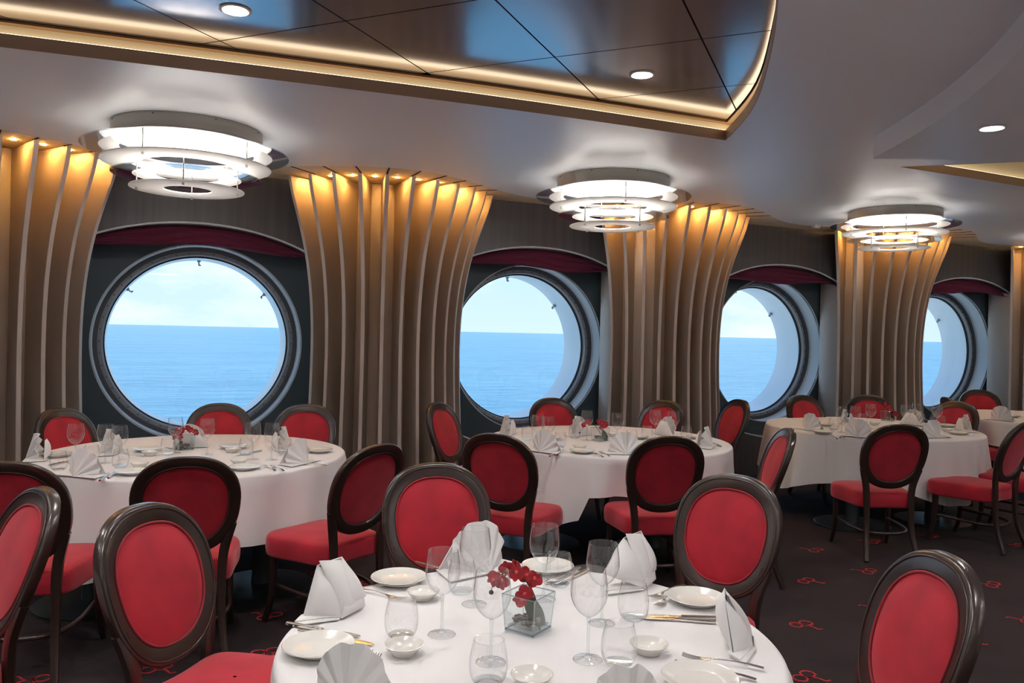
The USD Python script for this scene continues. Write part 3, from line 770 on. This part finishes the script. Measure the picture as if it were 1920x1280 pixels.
def tent_parts(lean, wing=0.):
    """Pocket fold: a tall folded peak with an overlapping lapel, a cuff and a flat tail, facing -y."""
    pk, pk2 = (-.032 + lean, .022, .136), (.044 + lean, .034, .146)
    L = sheet(coons((-.085 - .5 * wing, -.012, .006 + wing), (.012, -.052, .004), (.026 + lean * .5, -.006, .09), pk, .026, 14, (-.55, -.85, .1)))
    lap = sheet(coons((.012, -.050, .008), (.060, -.028, .030), (pk2[0] + .004, pk2[1], .136), (pk[0] + .002, .014, .150), .022))
    R = sheet(coons((.022, -.045, .030), (.108, .012, .030), (.085 + lean * .6, .036, .085), pk2, .024, 14, (.3, -.9, .1)))
    B = sheet(coons((-.085 - .5 * wing, -.008, .006 + wing), (.098, .016, .02), pk2, pk, -.035))
    cuff = sheet(coons((.006, -.056, .004), (.10, .004, .004), (.098, .010, .036), (.014, -.052, .032), .010))
    tail = sheet(coons((-.125, -.045, .004), (.0, -.060, .004), (.015, -.01, .005), (-.09, .0, .006), .004, 10, (0, 0, 1)))
    tail2 = sheet(coons((-.115, -.03, .009), (.0, -.052, .009), (.015, -.005, .010), (-.085, .005, .011), .004, 10, (0, 0, 1)))
    return [('peak_fold', L), ('lapel_fold', lap), ('side_fold', R), ('back_fold', B), ('cuff', cuff), ('tail', cat([tail, tail2]))]
def napkin_proto(parts):
    def build():
        t = thing('folded_napkin', cat='napkin')
        for n_, mm in parts: obj(n_, mm, NAPKIN, t, 60)
        return t
    return Proto(build)
napA, napB = napkin_proto(fan_parts(1.0)), napkin_proto(fan_parts(.3))
napC, napD = napkin_proto(tent_parts(-.005)), napkin_proto(tent_parts(.02, .045))

def outward(p, key):
    """Rotation that turns a thing's -y side away from the table's centre."""
    d = np.array(p[:2]) - np.array(TAB[key][:2]); return math.atan2(d[0], -d[1])
def put(proto, key, u, v, label, rz=None, scale=1., dz=0.002, group=None):
    p = at(u, v, TOPZ)
    x, y, r = TAB[key]; d = p[:2] - (x, y); k = np.hypot(*d)
    lim = r - .05
    if k > lim: p[:2] = (x, y) + d * lim / k
    proto(label, (p[0], p[1], TOPZ + dz), outward(p, key) if rz is None else rz, scale, group)
    return p
def stick(proto, key, u0, v0, u1, v1, label, dz=.002, group=None):
    """Cutlery from its handle end (u0, v0) towards its tip (u1, v1)."""
    a, b = at(u0, v0, TOPZ), at(u1, v1, TOPZ)
    proto(label, (a[0], a[1], TOPZ + dz), math.atan2(-(b - a)[0], (b - a)[1]), 1., group)

# the nearest table
put(plate, 'F', 597, 1222, 'cream side plate behind the fan napkin at lower left of the nearest table')
put(plate, 'F', 738, 1088, 'cream side plate at the back left of the nearest table, left of the wine glasses')
put(plate, 'F', 1030, 1058, 'cream side plate at the back of the nearest table, behind the middle wine glass')
put(plate, 'F', 1305, 1130, 'cream side plate at the right rear of the nearest table, above the paired knives')
put(plate, 'F', 1312, 1284, 'cream side plate cut by the bottom edge at the right of the nearest table')
put(dish, 'F', 757, 1226, 'small butter dish beside the fork tips at lower left of the nearest table')
put(dish, 'F', 793, 1123, 'small butter dish between the back left plate and the wine glasses')
put(dish, 'F', 1216, 1224, 'small butter dish right of the front tumblers on the nearest table')
put(dish, 'F', 997, 1284, 'small butter dish cut by the bottom edge in the middle of the nearest table')
for u, v, lb in [(828, 1191, 'wine glass left of the orchids, behind the left tumbler on the nearest table'), (889, 1134, 'wine glass in front of the back napkin on the nearest table'),
        (920, 1243, 'wine glass directly in front of the orchid blossoms on the nearest table'), (1019, 1124, 'wine glass behind the orchid vase on the nearest table, plate seen through it'),
        (1102, 1238, 'large wine glass right of the orchid vase, nearest of the right-hand glasses'), (1128, 1170, 'wine glass before the right rear napkin on the nearest table')]:
    put(wine, 'F', u, v, lb)
for u, v, lb in [(752, 1196, 'stemless tumbler at the left of the nearest table, above a butter dish'), (915, 1284, 'stemless tumbler at the bottom edge of the photo, before a wine glass'),
        (1160, 1248, 'stemless tumbler in the right foreground, next to a butter dish'), (1187, 1162, 'stemless tumbler left of the paired knives, on the right of the nearest table'),
        (866, 1112, 'stemless tumbler half hidden behind the left wine glasses of the nearest table'), (1048, 1099, 'stemless tumbler behind the orchid vase on the nearest table')]:
    put(tumbler, 'F', u, v, lb)
put(napC, 'F', 622, 1152, 'tall folded white napkin at the left rear of the nearest table', .15)
put(napB, 'F', 656, 1308, 'fan-folded white napkin at the bottom left of the nearest table', -.5, .88)
put(napB, 'F', 893, 1062, 'broad fan-folded white napkin at the back of the nearest table', 0.25, 1.25)
put(napD, 'F', 1182, 1098, 'tall folded white napkin at the right rear of the nearest table', .1, 1.08)
put(napC, 'F', 1376, 1212, 'pointed folded white napkin at the right edge of the nearest table', .75, .92)
put(napA, 'F', 1175, 1340, 'white napkin whose tip shows at the bottom edge of the photo', -.3, .8)
stick(knife, 'F', 538, 1172, 708, 1203, 'table knife at the left of the nearest table, the farther of the pair')
stick(knife, 'F', 560, 1186, 710, 1215, 'table knife at the left of the nearest table, nearer the plate')
stick(fork, 'F', 664, 1106, 762, 1128, 'fork by the tall left napkin, its tines toward the butter dish', .002)
stick(fork, 'F', 666, 1112, 760, 1106, 'fork crossing another by the tall left napkin', .012)
stick(fork, 'F', 655, 1300, 722, 1216, 'fork with raised tines right of the lower left plate', .004)
stick(fork, 'F', 640, 1292, 703, 1212, 'fork left of its pair, tines over the lower left plate edge', .004)
stick(knife, 'F', 1352, 1162, 1214, 1157, 'table knife at the right of the nearest table, the farther of the pair')
stick(knife, 'F', 1342, 1170, 1208, 1160, 'table knife at the right of the nearest table, nearer the camera')
stick(fork, 'F', 1284, 1100, 1222, 1124, 'fork whose handle leans past the right rear plate', .004)
stick(fork, 'F', 1268, 1108, 1238, 1136, 'fork next to the right rear plate, tines toward the tumbler', .004)
stick(fork, 'F', 1432, 1258, 1262, 1232, 'long fork at the lower right of the nearest table', .004)
stick(fork, 'F', 1418, 1278, 1250, 1244, 'fork half hidden under the lower right plate', .002)
stick(knife, 'F', 1022, 1096, 1098, 1062, 'table knife right of the plate behind the orchids', .002)
stick(knife, 'F', 1040, 1100, 1112, 1066, 'table knife beside its twin, left of the right rear napkin', .002)
stick(knife, 'F', 870, 1080, 795, 1058, 'table knife by the broad napkin at the back of the nearest table', .002)

# ---------------------------------------------------------------- orchid vases
def petal(w, l, cup):
    n, m_ = 9, 9; P = np.zeros((n, m_, 3))
    for i, q in enumerate(np.linspace(0, 1, n)):
        hw = w * math.sin(PI * min(1, q * .9 + .05)) ** .75
        for j, s in enumerate(np.linspace(-1, 1, m_)):
            P[i, j] = (s * hw, q * l, cup * (q ** 2) - .15 * hw * s * s + .02 * l * math.sin(6 * q + 3 * s))
    return sheet(P, .0008)
def blossom(seed):
    r_ = np.random.default_rng(seed); ms = []
    for k, (w, l, a) in enumerate([(.0085, .022, 0), (.0135, .023, 72), (.0075, .021, 144), (.0075, .021, 216), (.0135, .023, 288)]):
        p = petal(w, l, .006 * r_.uniform(.2, 1.6)); p.apply_transform(trimesh.transformations.rotation_matrix(math.radians(a + r_.uniform(-8, 8)), [0, 0, 1])); ms.append(p)
    lip = trimesh.creation.icosphere(2, .0045); lip.apply_scale([1, 1.2, .9]); lip.apply_translation([0, -.003, .004])
    return cat(ms), lip
def orchid(label, x, y, z, pts, flowers, budpt, face, leaf_to):
    t = thing('orchid_spray', label, 'orchid', (x, y, z))
    st = spline(pts, 30)
    obj('stem', tube(st, np.linspace(.0024, .0014, 30), 6), STEM, t, True)
    for k, (px, py, pz) in enumerate(flowers):
        f, lip = blossom(100 + k)
        r1 = trimesh.transformations.rotation_matrix(RNG.uniform(0, 6.28), [0, 0, 1])
        d = np.array([face[0] + RNG.uniform(-.5, .5), face[1] + RNG.uniform(-.3, .3), RNG.uniform(-.1, .5)]); d /= np.linalg.norm(d)
        M = trimesh.geometry.align_vectors([0, 0, 1], d)
        for q in (f, lip): q.apply_transform(r1); q.apply_transform(M); q.apply_translation([px, py, pz])
        fo = obj('flower', f, PETAL, t, True); obj('lip', lip, PETALHEART, fo, True)
    n_ = min(range(30), key=lambda i: np.linalg.norm(st[i] - budpt))
    b = trimesh.creation.icosphere(2, .0065); b.apply_translation(budpt)
    obj('bud', cat([b, tube([st[n_], (np.array(st[n_]) + budpt) / 2 + [0, 0, .004], budpt], .0009, 5)]), STEM, t, True)
    a, e = np.array(leaf_to[0], float), np.array(leaf_to[1], float); P = np.zeros((14, 7, 3)); dirn = e - a
    sd = np.cross(dirn, (face[0], face[1], 0.2)); sd /= np.linalg.norm(sd); nn = np.cross(sd, dirn); nn /= np.linalg.norm(nn)
    for i, q in enumerate(np.linspace(0, 1, 14)):
        hw = .021 * math.sin(PI * min(.97, .08 + .9 * q)) ** .6
        for j, s in enumerate(np.linspace(-1, 1, 7)): P[i, j] = a + dirn * q + sd * s * hw + nn * (.006 * abs(s) + .016 * math.sin(q * PI))
    obj('leaf', sheet(P, .0012), LEAF, t, True)
def vase(label, x, y, rz):
    t = thing('glass_vase', label, 'vase', (x, y, TOPZ + .002), rz)
    w0, w1, h, th = .044, .052, .098, .004
    def sq(w, z): return [(-w, -w, z), (w, -w, z), (w, w, z), (-w, w, z)]
    g = grid(np.array([sq(w0, 0), sq(w1, h)]), close_v=True)
    obj('glass_wall', g, THICKGLASS, t, False)
    rim = np.array(sq(w1 - .001, h)); ed = [tube([rim[k], rim[(k + 1) % 4]], .0018, 6) for k in range(4)] + [tube([sq(w0, 0)[k], sq(w1, h)[k]], .0016, 6) for k in range(4)] + [tube([sq(w0, .003)[k], sq(w0, .003)[(k + 1) % 4]], .003, 6) for k in range(4)]
    obj('glass_edge', cat(ed), PALEGLASS, t, True)
    obj('glass_base', T(sq(w0 - .002, .014), [[0, 1, 2], [0, 2, 3]]), THICKGLASS, t, False)
    r_ = np.random.default_rng(int(abs(x) * 100)); ms = []
    for k in range(46):
        s_ = trimesh.creation.icosphere(1, r_.uniform(.005, .0085)); s_.apply_scale([1.2, 1, .65]); s_.apply_transform(trimesh.transformations.rotation_matrix(r_.uniform(0, 3), [0, .3, 1]))
        s_.apply_translation([r_.uniform(-.031, .031), r_.uniform(-.031, .031), .022 + r_.uniform(0, .012)]); ms.append(s_)
    obj('pebbles', cat(ms), PEBBLE, t, True, kind='stuff')
cf = -ray(960, 1100); cf = (cf[0], cf[1])
def local(u, v, base, off=0.):
    """A point of the spray above the vase, on the upright plane through it."""
    d = ray(u, v); n = np.array([CB[1][0], CB[1][1], 0]); n /= np.linalg.norm(n)
    p = np.array([0, 0, EYE]) + d * ((np.array(base) - [0, 0, EYE]) @ n / (d @ n)); return p + n * off - base
for key, u, v, lb, spray, fl, bud, stp, lf in [
    ('F', 990, 1180, 'clear square glass vase with pebbles on the nearest table', 'red orchid spray with one broad leaf in the vase on the nearest table',
        [(925, 1082, -.01), (940, 1090, 0), (950, 1068, .01), (968, 1074, 0), (985, 1080, .01), (1003, 1082, -.01), (1000, 1090, .02), (985, 1106, -.02), (977, 1118, -.02), (965, 1066, .02)], (921, 1110), [(1012, 1185), (1006, 1130), (985, 1088), (955, 1072), (926, 1086)], [(1016, 1172), (984, 1108)]),
    ('T1', 345, 843, 'clear square glass vase on the left table', 'small dark red orchid spray arching over the left table',
        [(330, 817, 0), (333, 809, 0), (337, 819, 0), (352, 803, .01), (358, 806, 0), (367, 810, 0), (342, 806, 0)], (325, 822), [(348, 845), (338, 812), (352, 802), (370, 812)], [(333, 852), (342, 826)]),
    ('T2', 1125, 826, 'clear square glass vase with pebbles on the middle table', 'red orchid spray in two clusters on the middle table',
        [(1095, 796, 0), (1101, 790, 0), (1106, 793, 0), (1123, 790, .01), (1129, 794, 0), (1133, 798, -.01), (1128, 801, 0), (1137, 795, 0)], (1087, 811), [(1130, 830), (1120, 803), (1106, 794), (1090, 806)], [(1136, 826), (1130, 806)]),
    ('T3', 1664, 789, 'clear square glass vase on the right table', 'red orchid spray leaning left over the right table',
        [(1660, 757, 0), (1667, 762, 0), (1670, 768, .01), (1677, 773, 0), (1682, 778, 0), (1673, 778, 0), (1662, 764, 0)], (1652, 752), [(1672, 792), (1678, 776), (1665, 760), (1648, 749)], [(1676, 788), (1666, 780)])]:
    p = at(u, v, TOPZ); rz = .55 if key == 'F' else .3
    vase(lb, p[0], p[1], rz)
    base = np.array([p[0], p[1], TOPZ + .02])
    orchid(spray, *base, [local(a, b, base) for a, b in stp], [local(a, b, base, o) for a, b, o in fl], local(*bud, base), cf, [local(*lf[0], base), local(*lf[1], base)])

# ---------------------------------------------------------------- the far tables
N = {'T1': 'left table', 'T2': 'middle table', 'T3': 'right table', 'T4': 'far right table'}
FAR = {
 'T1': dict(wine=[(141, 868, 'leftmost of all'), (197, 869, 'second from the left'), (223, 872, 'third from the left, touching another in view'), (328, 850, 'behind the orchids'), (388, 853, 'right of the orchids'),
                  (474, 862, 'before the dark window rim'), (509, 863, 'rightmost, before a napkin')],
            tumbler=[(110, 882, 'at the left, behind a fan napkin'), (171, 868, 'left, behind two wine glasses'), (226, 877, 'under the third wine glass'), (315, 853, 'left of the orchid vase'), (461, 853, 'right, beside a double plate'), (534, 853, 'rightmost, between two napkins')],
            fan=[(148, 893, 'nearest at the left, wide and open', 0), (202, 850, 'big one behind the wine glasses', 1), (30, 862, 'at the left edge of the photo', 1), (354, 838, 'standing behind the orchids', 0), (532, 842, 'far right, before a red chair', 1), (562, 869, 'nearest at the right', 0)],
            plate=[(277, 846, 'left of the orchid vase'), (248, 889, 'front, by a pair of knives'), (437, 841, 'right of the orchid vase'), (459, 880, 'front, by a pair of forks'), (598, 848, 'rightmost'), (106, 856, 'leftmost')],
            dish=[(281, 854, 'in front of the plate left of the orchids'), (436, 848, 'in front of the plate right of the orchids'), (448, 870, 'by the forks'), (262, 876, 'behind the front plate')],
            knife=[(187, 903, 214, 880, 'in front, left of its twin'), (203, 898, 226, 880, 'in front, right of its twin'), (92, 874, 128, 866, 'at the left end'), (490, 846, 468, 850, 'beneath the right napkins')],
            fork=[(532, 884, 494, 868, 'in front, right of its twin'), (516, 884, 482, 868, 'in front, left of its twin'), (612, 874, 580, 872, 'under the right napkin'), (268, 856, 240, 852, 'left of the double plate')]),
 'T2': dict(wine=[(1008, 838, 'leftmost'), (1027, 842, 'second from the left'), (1100, 826, 'behind the orchids'), (1157, 832, 'right of the orchids'), (1228, 823, 'second from the right'), (1262, 826, 'rightmost')],
            tumbler=[(988, 825, 'leftmost, behind a napkin'), (1050, 838, 'front, left of the vase'), (1077, 822, 'left of the orchids'), (1213, 824, 'right, by a wine glass'), (1287, 824, 'rightmost'), (1184, 833, 'behind the front right napkin')],
            fan=[(948, 814, 'far left, half hidden by a chair back', 1), (1005, 850, 'front left', 0), (1083, 816, 'behind the orchids', 0), (1172, 851, 'front right', 0), (1253, 816, 'before the far chair', 0), (1325, 838, 'rightmost', 1)],
            plate=[(1092, 849, 'front, below the vase'), (1030, 824, 'behind the left wine glasses'), (1195, 822, 'behind the right tumblers'), (1308, 822, 'at the right end')],
            dish=[(1087, 842, 'on the far side of the front plate'), (1150, 818, 'right of the orchids')],
            knife=[(1031, 857, 1052, 842, 'front, left of its twin'), (1045, 854, 1064, 840, 'front, right of its twin'), (1352, 838, 1330, 828, 'at the right end')],
            fork=[(1143, 857, 1118, 845, 'front, right of its twin'), (1131, 858, 1106, 846, 'front, left of its twin')]),
 'T3': dict(wine=[(1578, 811, 'leftmost'), (1603, 810, 'second from the left'), (1632, 804, 'left of the orchids'), (1698, 806, 'right of the orchids'), (1719, 801, 'second from the right'), (1757, 805, 'rightmost')],
            tumbler=[(1563, 806, 'leftmost'), (1617, 796, 'left of the vase'), (1764, 800, 'rightmost'), (1726, 796, 'behind the right wine glasses')],
            fan=[(1518, 806, 'leftmost, pointed', 1), (1583, 797, 'behind the left wine glasses', 1), (1604, 822, 'front left, open like a shell', 0), (1713, 796, 'behind the right wine glasses', 0), (1750, 820, 'front right', 0), (1812, 808, 'rightmost, pointed', 1)],
            plate=[(1534, 814, 'front left'), (1545, 798, 'back left'), (1797, 814, 'right'), (1775, 800, 'back right')],
            dish=[(1640, 797, 'left of the vase'), (1776, 809, 'right')],
            knife=[(1575, 822, 1590, 813, 'front left'), (1782, 822, 1762, 817, 'front right')],
            fork=[(1570, 824, 1553, 814, 'front left'), (1838, 810, 1815, 806, 'at the right end')]),
 'T4': dict(wine=[(1914, 806, 'at the right edge of the photo')], tumbler=[], fan=[(1876, 788, 'before the far chair', 1)], plate=[(1896, 782, 'behind the napkin')], dish=[], knife=[], fork=[]),
}
WORD = {'wine': ('wine glass', wine), 'tumbler': ('stemless tumbler', tumbler), 'plate': ('cream side plate', plate), 'dish': ('small butter dish', dish), 'knife': ('table knife', knife), 'fork': ('fork', fork)}
for key, d in FAR.items():
    for kind, items in d.items():
        for it in items:
            if kind == 'fan':
                u, v, w, s_ = it
                put(napB if s_ else napA, key, u, v, f'fan-folded white napkin on the {N[key]}, {w}', None, 1.12 if s_ else 1.12, group=f'napkins on the {N[key]}')
            elif kind in ('knife', 'fork'):
                stick(WORD[kind][1], key, *it[:4], f'{WORD[kind][0]} on the {N[key]}, {it[4]}', group=f'cutlery on the {N[key]}')
            else:
                put(WORD[kind][1], key, it[0], it[1], f'{WORD[kind][0]} on the {N[key]}, {it[2]}', 0., group=f'{kind} items on the {N[key]}')
